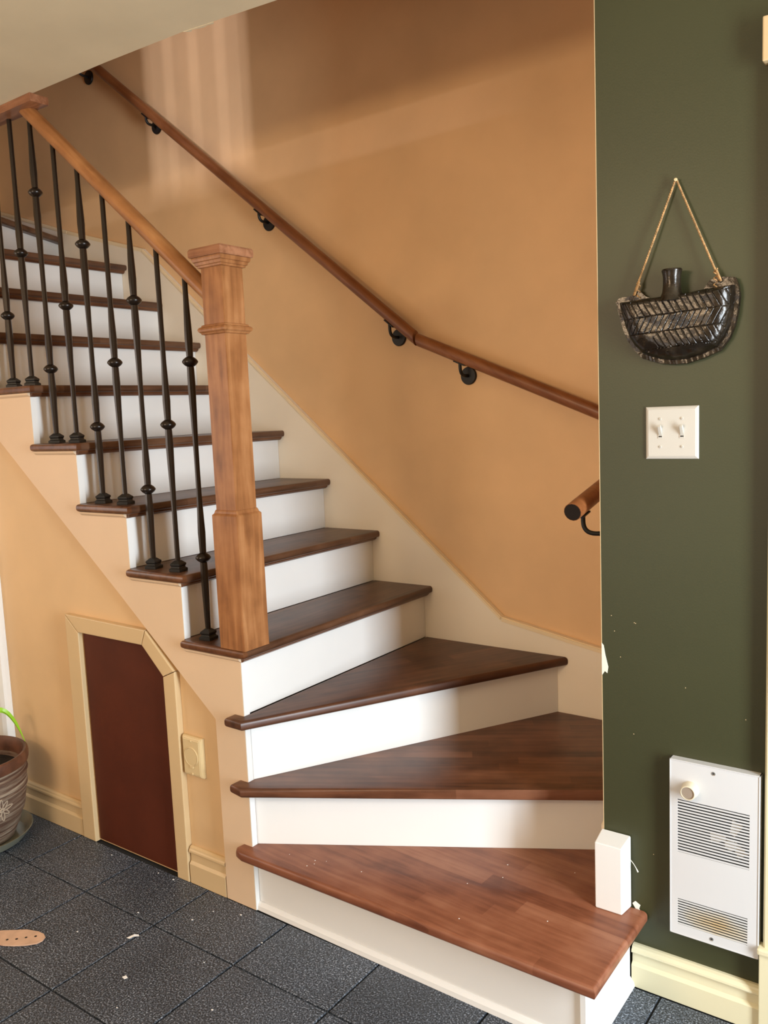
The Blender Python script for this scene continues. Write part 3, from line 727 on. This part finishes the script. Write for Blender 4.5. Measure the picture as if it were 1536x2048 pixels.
def louvres(x0, x1, z0, z1, n, name, m):
    bm = B(); p = (z1-z0)/n
    for i in range(n):
        z = z0+p*(i+0.12)
        prism(bm, [(hy+0.0002, z), (hy+0.0002, z+p*0.56), (hy+0.0016, z+p*0.52), (hy+0.0016, z+p*0.06)], 'x', x0, x1)
    o = link(name, bm, m, ht); o['kind'] = 'stuff'; return o
louvres(ux0, ux1, uz0, uz1, 18, 'upper_grille', M['enamel'])
def scorched():
    m, t, b = nt('heat_yellowed_enamel')
    co = N(t, 'ShaderNodeTexCoord'); sp = N(t, 'ShaderNodeSeparateXYZ'); t.links.new(co.outputs['Object'], sp.inputs[0])
    v = N(t, 'ShaderNodeVectorMath', operation='DISTANCE'); v.inputs[1].default_value = (1.185, hy, 0.222)
    mp = N(t, 'ShaderNodeMapping'); mp.inputs['Scale'].default_value = (1, 1, 2.4); mp.inputs['Location'].default_value = (0, 0, -0.222*1.4)
    t.links.new(co.outputs['Object'], mp.inputs[0]); t.links.new(mp.outputs[0], v.inputs[0])
    nz = N(t, 'ShaderNodeTexNoise'); nz.inputs['Scale'].default_value = 40; t.links.new(co.outputs['Object'], nz.inputs['Vector'])
    ad = N(t, 'ShaderNodeMath', operation='MULTIPLY_ADD'); ad.inputs[1].default_value = 0.04; t.links.new(nz.outputs['Fac'], ad.inputs[0]); t.links.new(v.outputs['Value'], ad.inputs[2])
    rp = ramp(t, [(0.03, (0.60, 0.44, 0.24)), (0.07, (0.64, 0.56, 0.43)), (0.10, (0.64, 0.63, 0.61))]); t.links.new(ad.outputs[0], rp.inputs[0])
    t.links.new(rp.outputs[0], b.inputs['Base Color']); b.inputs['Roughness'].default_value = 0.35
    return m
lo = louvres(lx0, lx1, lz0, lz1, 10, 'lower_grille', scorched()); lo['label'] = 'lower grille yellowed by heat'
# fan blades and motor cap behind the upper grille
bm = B(); lathe(bm, [(0.011, -0.0085), (0.0125, -0.0065), (0.0125, -0.0035)], (1.212, YG, 0.410), 18, 'y')
for a_ in (70, 190, 310):
    d_ = Vector((math.cos(R(a_)), 0, math.sin(R(a_)))); s_ = Vector((-d_.z, 0, d_.x)); c_ = Vector((1.212, YG-0.006, 0.425))
    vs = [c_+d_*0.010-s_*0.006, c_+d_*0.042-s_*0.013, c_+d_*0.044+s_*0.012, c_+d_*0.010+s_*0.006]
    v0 = [bm.verts.new(p) for p in vs]; v1 = [bm.verts.new(p+Vector((0, 0.001, 0))) for p in vs]
    bm.faces.new(v0); bm.faces.new(v1[::-1])
    for i in range(4): bm.faces.new((v0[i], v0[(i+1) % 4], v1[(i+1) % 4], v1[i]))
link('fan', bm, M['plastic'], ht)
bm = B(); lathe(bm, [(0.0190, 0.0), (0.0185, -0.006), (0.0165, -0.016), (0.0165, -0.022), (0.0150, -0.023), (0.0138, -0.0228), (0.0138, -0.020), (0.0, -0.0200)], (1.1300, hy, 0.5250), 32, 'y')
kb = link('thermostat_knob', bm, plain('cream_knob', (0.66, 0.58, 0.42), 0.35), ht, smooth=True)
bm = B(); lathe(bm, [(0.0136, -0.0202), (0.0136, -0.0212), (0.0, -0.0213)], (1.1300, hy, 0.5250), 28, 'y'); link('knob_face', bm, M['greyface'], kb)
for cx, cz in ((1.179, 0.5725), (1.1765, 0.1845)):
    bm = B(); lathe(bm, [(0.0042, 0), (0.0042, -0.0008), (0.003, -0.0002), (0.0, -0.0002)], (cx, hy, cz), 16, 'y'); so = link('screw', bm, M['steel'], ht)
    bm = B(); lathe(bm, [(0.0014, -0.0004), (0.0014, -0.0010), (0.0, -0.0010)], (cx, hy, cz), 8, 'y'); link('screw_recess', bm, M['black'], so)

# ------------------------------------------------------------------ hanging ceramic flask
va = thing('ceramic_flask', 'dark glazed half-moon ceramic flask with herringbone carving hanging by a jute cord', 'vase', (1.096, YG-0.02, 1.461))
topP = [(0.968, 1.604), (0.973, 1.611), (0.982, 1.613), (1.003, 1.613), (1.011, 1.621), (1.022, 1.621), (1.034, 1.609), (1.05, 1.602), (1.115, 1.603), (1.14, 1.605), (1.155, 1.611), (1.166, 1.627), (1.184, 1.632), (1.205, 1.629), (1.217, 1.627), (1.2225, 1.612), (1.2252, 1.592)]
botP = [(0.968, 1.600), (0.972, 1.582), (0.981, 1.548), (0.992, 1.520), (1.004, 1.500), (1.026, 1.478), (1.063, 1.465), (1.090, 1.461), (1.120, 1.461), (1.155, 1.470), (1.188, 1.483), (1.206, 1.506), (1.216, 1.530), (1.2225, 1.560), (1.2252, 1.588)]
def interp(P_, x):
    for i in range(len(P_)-1):
        if P_[i][0] <= x <= P_[i+1][0]:
            t = (x-P_[i][0])/(P_[i+1][0]-P_[i][0]); return P_[i][1]*(1-t)+P_[i+1][1]*t
    return P_[-1][1]
outl = botP
def edist(x, z):
    m_ = 9
    for i in range(len(outl)-1):
        (ax, az), (bx, bz) = outl[i], outl[i+1]
        dx, dz = bx-ax, bz-az; L = dx*dx+dz*dz
        t = 0 if L == 0 else max(0, min(1, ((x-ax)*dx+(z-az)*dz)/L))
        m_ = min(m_, math.hypot(x-ax-t*dx, z-az-t*dz))
    return m_
bm = B(); NU, NV = 230, 120; front = []; back = []
for i in range(NU+1):
    x = 0.968+(1.2252-0.968)*i/NU; zt, zb = interp(topP, x), interp(botP, x)
    cf, cbk = [], []
    for j in range(NV+1):
        z = zb+(zt-zb)*j/NV; e = edist(x, z)
        tilt = (x-1.1)*0.045
        ztop = 1.604+tilt   # top of the carved bulge: the tabs above it stay thin
        e = min(e, abs(x-0.968)+0.002, (1.2252-x)+0.0005) if z > 1.58 else e
        e2 = min(max(0, e-0.010), max(0.0, ztop-z+0.003)*2.6)
        q = min(e2/0.036, 1); bul = 0.034*math.sqrt(max(0, 1-(1-q)**2))
        lip = 0.010 + 0.0008*math.sin(z*130+x*70)*math.sin(x*55) + (0.0014*math.sin(x*210+z*60)*math.sin(x*61+1) if z < 1.49 else 0)
        dep = lip + bul
        # carved rows
        zz = 1.600+tilt - z
        if 0 <= zz <= 0.103 and e2 > 0.004:
            row = int(zz/0.0343); wz = zz-row*0.0343
            g = 0.0
            for line in (0.0, 0.0343): g = max(g, 1-abs(wz-line)/0.0011)
            sgn = 1 if row % 2 == 0 else -1
            ph = (x - sgn*wz*0.55 + row*0.004)/0.0128; fr_ = abs(ph-round(ph))*0.0128
            if not (row == 2 and x < 1.06): g = max(g, 1-fr_/0.0011)
            dep -= 0.0024*max(0, min(1, g))
        thick = 0.004 if e < 0.0008 else 0.0
        cf.append(bm.verts.new((x, YG-0.006-dep+thick, z))); cbk.append(bm.verts.new((x, YG-0.004, z)))
    front.append(cf); back.append(cbk)
for i in range(NU):
    for j in range(NV):
        bm.faces.new((front[i][j], front[i+1][j], front[i+1][j+1], front[i][j+1]))
        bm.faces.new((back[i][j], back[i][j+1], back[i+1][j+1], back[i+1][j]))
    bm.faces.new((front[i][0], back[i][0], back[i+1][0], front[i+1][0]))
    bm.faces.new((front[i][NV], front[i+1][NV], back[i+1][NV], back[i][NV]))
for j in range(NV):
    bm.faces.new((front[0][j], front[0][j+1], back[0][j+1], back[0][j]))
    bm.faces.new((front[NU][j], back[NU][j], back[NU][j+1], front[NU][j+1]))
link('body', bm, M['vase'], va, smooth=True)
bm = B(); ny = YG-0.030
lathe(bm, [(0.030, 1.592), (0.024, 1.600), (0.0195, 1.610), (0.0180, 1.625), (0.0180, 1.642), (0.0195, 1.650), (0.0210, 1.654), (0.0195, 1.657), (0.0150, 1.656), (0.0140, 1.640), (0.0, 1.636)], (1.094, ny, 0), 28)
link('neck', bm, M['vase'], va, smooth=True)
for hx, hz in ((1.0085, 1.6135), (1.1875, 1.6225)):
    bm = B(); lathe(bm, [(0.0036, 0.0), (0.0036, -0.0006), (0.0, -0.0006)], (hx, YG-0.0158, hz), 12, 'y'); link('cord_hole', bm, M['black'], va)
def strand(bm, pts, r, turns, ph):
    P_ = [Vector(p) for p in pts]; L = len(P_); out = []
    for i, p in enumerate(P_):
        a_ = 2*math.pi*turns*i/(L-1)+ph; d_ = (P_[min(i+1, L-1)]-P_[max(i-1, 0)]); u_, v_ = frame_of(d_)
        out.append(p+u_*math.cos(a_)*r*0.62+v_*math.sin(a_)*r*0.62)
    tube(bm, out, r*0.72, 6)
apex = Vector((1.0965, YG-0.010, 1.842)); L_ = Vector((1.0085, YG-0.0185, 1.6135)); R_ = Vector((1.1875, YG-0.0185, 1.6225))
bm = B()
for e_, tn in ((L_, 26), (R_, 26)):
    pts = [apex.lerp(e_, i/120) + Vector((0, 0, 0)) for i in range(121)]
    for ph in (0, math.pi): strand(bm, pts, 0.0019, tn, ph)
for e_, f in ((L_, 0.88), (R_, 0.90)):   # doubled and knotted ends
    p0 = apex.lerp(e_, f); pts = [p0.lerp(e_, i/40)+Vector((0.0025, -0.002, 0)) for i in range(41)]
    for ph in (0, math.pi): strand(bm, pts, 0.0019, 8, ph)
    pts = [p0+Vector((0.0035*math.cos(t*0.9), 0.0035*math.sin(t*0.9), -0.0018*t+0.004)) for t in range(22)]
    tube(bm, pts, 0.0014, 6)
link('cord', bm, M['jute'], va, smooth=True)
bm = B(); lathe(bm, [(0.0016, 0.0), (0.0016, -0.012), (0.0036, -0.0122), (0.0030, -0.0140), (0.0, -0.0142)], (1.0965, YG-0.0002, 1.8395), 12, 'y')
nail = link('wall_nail', bm, M['ivory']); nail['label'] = 'small pale nail holding the jute cord on the green wall'; nail['category'] = 'nail'

# ------------------------------------------------------------------ beige service plate beside the access door
op = thing('wall_inlet_plate', 'ivory inlet cover plate beside the small access door', 'wall plate', (-0.23, 0.016, 0.405))
b = B(); x0, x1, z0, z1 = -0.2715, -0.1885, 0.343, 0.464; yb = 0.0155
vb = [(x0, yb, z0), (x1, yb, z0), (x1, yb, z1), (x0, yb, z1)]
vm = [(p[0], yb-0.010, p[2]) for p in vb]; q = 0.007
vf = [(x0+q, yb-0.0160, z0+q), (x1-q, yb-0.0160, z0+q), (x1-q, yb-0.0160, z1-q), (x0+q, yb-0.0160, z1-q)]
rings = [[b.verts.new(p) for p in r_] for r_ in (vb, vm, vf)]
for i in range(2):
    for k in range(4): b.faces.new((rings[i][k], rings[i][(k+1) % 4], rings[i+1][(k+1) % 4], rings[i+1][k]))
b.faces.new(rings[0][::-1]); b.faces.new(rings[2])
bmesh.ops.bevel(b, geom=[e for e in b.edges if e.verts[0].co.y < yb-0.001 and e.verts[1].co.y < yb-0.001], offset=0.002, segments=2, affect='EDGES')
link('cover_plate', b, M['ivory'], op)
fy = yb-0.0160
b = B(); lathe(b, [(0.0285, 0.0003), (0.0285, -0.0016), (0.0275, -0.0022), (0.0265, -0.0016), (0.0262, -0.0004), (0.0258, -0.0016), (0.0, -0.0018)], (-0.2300, fy, 0.405), 36, 'y'); lid = link('round_lid', b, M['ivory'], op, smooth=True)
b = B(); box(b, (-0.237, fy-0.0025, 0.3705), (-0.223, fy+0.0005, 0.3765), 0.0008); link('lid_tab', b, M['ivory'], lid)
b = B(); box(b, (-0.239, fy-0.0006, 0.4405), (-0.221, fy+0.0002, 0.4415)); link('hinge_line', b, M['casing'], op)
for dz in (0.352, 0.4525):
    b = B(); lathe(b, [(0.0038, 0.0004), (0.0036, -0.0010), (0.0, -0.0022)], (-0.230, fy, dz), 14, 'y'); link('screw', b, M['ivory'], op, smooth=True)

# ------------------------------------------------------------------ potted plant on its saucer
PC = (-1.100, -0.212)
sc = B(); lathe(sc, [(0.135, 0.0), (0.150, 0.002), (0.172, 0.030), (0.175, 0.034), (0.171, 0.034), (0.147, 0.008), (0.0, 0.007)], (PC[0], PC[1], 0.0003), 48)
so = link('plant_saucer', sc, M['saucer'], smooth=True); so['label'] = 'grey saucer under the terracotta pot'; so['category'] = 'saucer'
pt = thing('plant_pot', 'whitewashed terracotta pot with flower relief holding a green plant', 'plant pot', (PC[0], PC[1], 0.0078))
prof = [(0.105, 0.0085), (0.117, 0.012), (0.130, 0.045), (0.1335, 0.050), (0.1345, 0.058), (0.139, 0.062), (0.148, 0.092), (0.1525, 0.097), (0.1535, 0.104), (0.1560, 0.108),
        (0.1655, 0.175), (0.1690, 0.178), (0.1690, 0.184), (0.1660, 0.187), (0.1700, 0.191), (0.1695, 0.197), (0.1675, 0.200), (0.1710, 0.228), (0.1745, 0.231), (0.1735, 0.238), (0.170, 0.241), (0.173, 0.262)]
b = B(); lathe(b, [(r, z) for r, z in prof] + [(0.160, 0.262), (0.150, 0.235), (0.0, 0.234)], (PC[0], PC[1], 0), 64)
pb = link('pot_body', b, M['pot'], pt, smooth=True)
b = B(); rp2 = [(0.1735, 0.2605), (0.1765, 0.262), (0.1795, 0.272), (0.1805, 0.287), (0.1785, 0.298), (0.1740, 0.302), (0.1660, 0.300), (0.1610, 0.292), (0.1580, 0.270), (0.1560, 0.236)]
rings = []
for r, z in rp2: rings.append([b.verts.new((PC[0]+r*math.cos(2*math.pi*k/64), PC[1]+r*math.sin(2*math.pi*k/64), z)) for k in range(64)])
for i in range(len(rings)-1):
    for k in range(64): b.faces.new((rings[i][k], rings[i][(k+1) % 64], rings[i+1][(k+1) % 64], rings[i+1][k]))
link('pot_rim', b, M['potrim'], pt, smooth=True)
b = B(); lathe(b, [(0.155, 0.236), (0.155, 0.240), (0.08, 0.246), (0.0, 0.245)], (PC[0], PC[1], 0), 32); link('soil', b, M['soil'], pt, smooth=True)
def prad(z):
    for i in range(len(prof)-1):
        if prof[i][1] <= z <= prof[i+1][1]:
            t = (z-prof[i][1])/max(1e-6, prof[i+1][1]-prof[i][1]); return prof[i][0]*(1-t)+prof[i+1][0]*t
    return 0.17
def on_pot(u, v, a0, z0):
    z = z0+v; r = prad(z)+0.0006; a_ = a0+u/r
    return (PC[0]+r*math.cos(a_), PC[1]+r*math.sin(a_), z)
for fi, a0 in enumerate((R(2), R(-118), R(122))):
    b = B(); fz = 0.145
    for pa in range(8):
        an = R(45*pa+8); L = 0.034 if pa % 2 == 0 else 0.026; pts = []
        for i in range(15):
            t = i/14; rr_ = L*math.sin(math.pi*t*0.5)*1.0 if t < 0.5 else L*math.sin(math.pi*(1-t)*0.5)
            s = i/14*2*math.pi; u_ = 0.006+L*0.5*(1-math.cos(s)); v_ = 0.0052*math.sin(s)*(1+0.3*math.cos(s))
            pts.append(on_pot(u_*math.cos(an)-v_*math.sin(an), u_*math.sin(an)+v_*math.cos(an), a0, fz))
        tube(b, pts, 0.0018, 5)
    tube(b, [on_pot(0.004*math.cos(t), 0.004*math.sin(t), a0, fz) for t in [R(40*i) for i in range(10)]], 0.0015, 5)
    link('flower_relief', b, M['potrelief'], pt, smooth=True)
def leaf(base, ctrl, tip, wmax):
    b = B(); pts = arc(base, ctrl, tip, 16); L, Rr, mid = [], [], []
    for i, p in enumerate(pts):
        t = i/16; w_ = wmax*(0.6+0.4*math.sin(math.pi*t))*(1 if t < 0.8 else max(0.06, (1-t)/0.2)); d_ = (pts[min(i+1, 16)]-pts[max(i-1, 0)]).normalized()
        s_ = d_.cross(Vector((0.3, -0.9, 0.4))).normalized()*w_; n_ = s_.cross(d_).normalized()*w_*0.35
        L.append(b.verts.new(p-s_)); Rr.append(b.verts.new(p+s_)); mid.append((b.verts.new(p+n_), b.verts.new(p+n_*1.0-Vector((0, 0, 0.0012))+n_*0.2)))
    for i in range(16):
        for k in (0, 1):
            b.faces.new((L[i], L[i+1], mid[i+1][k], mid[i][k])); b.faces.new((mid[i][k], mid[i+1][k], Rr[i+1], Rr[i]))
    return link('leaf', b, M['leaf'], pt, smooth=True)
leaf((-1.12, -0.20, 0.243), (-1.070, -0.115, 0.603), (-1.060, -0.030, 0.270), 0.009)
leaf((-1.08, -0.20, 0.242), (-1.12, -0.20, 0.50), (-1.30, -0.26, 0.58), 0.012)
leaf((-1.09, -0.22, 0.242), (-1.22, -0.24, 0.46), (-1.40, -0.20, 0.42), 0.012)

# ------------------------------------------------------------------ leather strap, scraps and loose fibre
sd = thing('sandal', 'tan leather sandal with hole-punched strap lying on the dark floor tiles', 'sandal', (-0.62, -0.47, 0.0))
lo_ = [(-0.66, -0.66), (-0.600, -0.568), (-0.534, -0.505), (-0.467, -0.4900), (-0.440, -0.474), (-0.415, -0.457), (-0.394, -0.434), (-0.392, -0.418), (-0.400, -0.405), (-0.418, -0.3985), (-0.440, -0.4000), (-0.476, -0.4130), (-0.534, -0.4560), (-0.60, -0.505), (-0.70, -0.62)]
bm = B(); n = len(lo_)
prism(bm, lo_, 'z', 0.0006, 0.0042)
bmesh.ops.bevel(bm, geom=[e for e in bm.edges if abs(e.verts[0].co.z-e.verts[1].co.z) < 1e-6], offset=0.001, segments=2, affect='EDGES')
sp = link('strap', bm, M['leather'], sd)
for (hx, hy_) in ((-0.4785, -0.4700), (-0.4590, -0.4540), (-0.4430, -0.4360), (-0.4255, -0.4185)):
    b = B(); lathe(b, [(0.0036, 0.0042), (0.0036, 0.0046), (0.0, 0.0046)], (hx, hy_, 0), 12); link('punched_hole', b, M['black'], sp)
bm = B(); out = []
for k in range(28):
    a_ = 2*math.pi*k/28; rx, ry = 0.13, 0.042; x_, y_ = rx*math.cos(a_), ry*math.sin(a_)*(1.15 if math.cos(a_) > 0 else 0.85)
    an = R(125); out.append((-0.755+x_*math.cos(an)-y_*math.sin(an), -0.468+x_*math.sin(an)+y_*math.cos(an)))
prism(bm, out, 'z', 0.0006, 0.016); bmesh.ops.bevel(bm, geom=[e for e in bm.edges if abs(e.verts[0].co.z-e.verts[1].co.z) < 1e-6], offset=0.003, segments=2, affect='EDGES')
link('sole', bm, M['leather'], sd)
def scrap(cx, cy, pts, lab):
    b = B(); v0 = [b.verts.new((cx+x, cy+y, 0.0012+h)) for x, y, h in pts]; v1 = [b.verts.new((cx+x, cy+y, 0.0006+h)) for x, y, h in pts]
    b.faces.new(v0); b.faces.new(v1[::-1])
    for i in range(len(pts)): b.faces.new((v0[i], v0[(i+1) % len(pts)], v1[(i+1) % len(pts)], v1[i]))
    o = link('paper_scrap', b, M['paper']); o['label'] = lab; o['category'] = 'scrap'
scrap(-0.197, -0.270, [(-0.012, -0.014, 0), (-0.002, -0.012, 0), (0.004, -0.002, 0.003), (0.012, 0.010, 0), (0.004, 0.014, 0), (-0.002, 0.004, 0.004), (-0.010, -0.004, 0)], 'larger crumpled white scrap on the floor tiles nearer the access door')
scrap(-0.076, -0.389, [(-0.007, -0.004, 0), (0.005, -0.006, 0), (0.008, 0.002, 0), (-0.004, 0.006, 0)], 'smaller white scrap on the tiles nearer the bottom of the photo')
b = B()
for (x, y) in ((-0.62, -0.03), (-0.40, -0.0), (-0.1, -0.07), (-0.12, -0.13), (-0.28, -0.19), (0.05, -0.24), (-0.35, -0.34), (0.12, -0.10), (-0.02, -0.04), (0.2, -0.35), (0.0, -0.47), (-0.33, -0.02)):
    s_ = random.uniform(0.0012, 0.0028)
    if y > -0.01: y = -0.02
    box(b, (x-s_, y-s_*0.7, 0.0001), (x+s_, y+s_*0.7, 0.0012))
for k in range(12):
    x = random.uniform(0.1, 0.95); y = random.uniform(0, 1)*x*0.45+0.0; s_ = random.uniform(0.0006, 0.0014)
    box(b, (x-s_, y-s_, H+0.0001), (x+s_, y+s_, H+0.0009))
o = link('dust_specks', b, M['paper']); o['kind'] = 'stuff'; o['label'] = 'pale dust specks on the floor tiles and bottom tread'; o['category'] = 'dust'
b = B(); tube(b, arc((0.980, YG-0.004, 0.314), (0.998, YG-0.014, 0.311), (1.007, YG-0.012, 0.289), 10), [0.0007]*8+[0.0009, 0.0014, 0.0016], 6)
link('loose_fibre', b, M['plasticwhite'], wg, smooth=True)

# unseen upstairs guard, added so its balusters break up the daylight on the stairwell wall
gd = thing('unseen_upstairs_guard', 'unseen iron guard rail added on the upper floor to streak the stairwell daylight', 'railing', (-1.6, -0.05, UP))
b = B(); box(b, (-2.4, -0.08, UP+0.9), (-0.84, -0.02, UP+0.94), 0.005); link('handrail', b, M['rail2'], gd)
gm = None
for k in range(13):
    x = -2.30+0.1175*k
    if gm is None:
        b = B(); lathe(b, rod_profile(0.90, [0.426]), (0, 0, 0), 8); o = link('baluster', b, M['iron'], smooth=True); gm = o.data
    else: o = bpy.data.objects.new('baluster', gm); COL.objects.link(o)
    o.parent = gd; o.location = (x+1.6, 0.0, 0.0005)
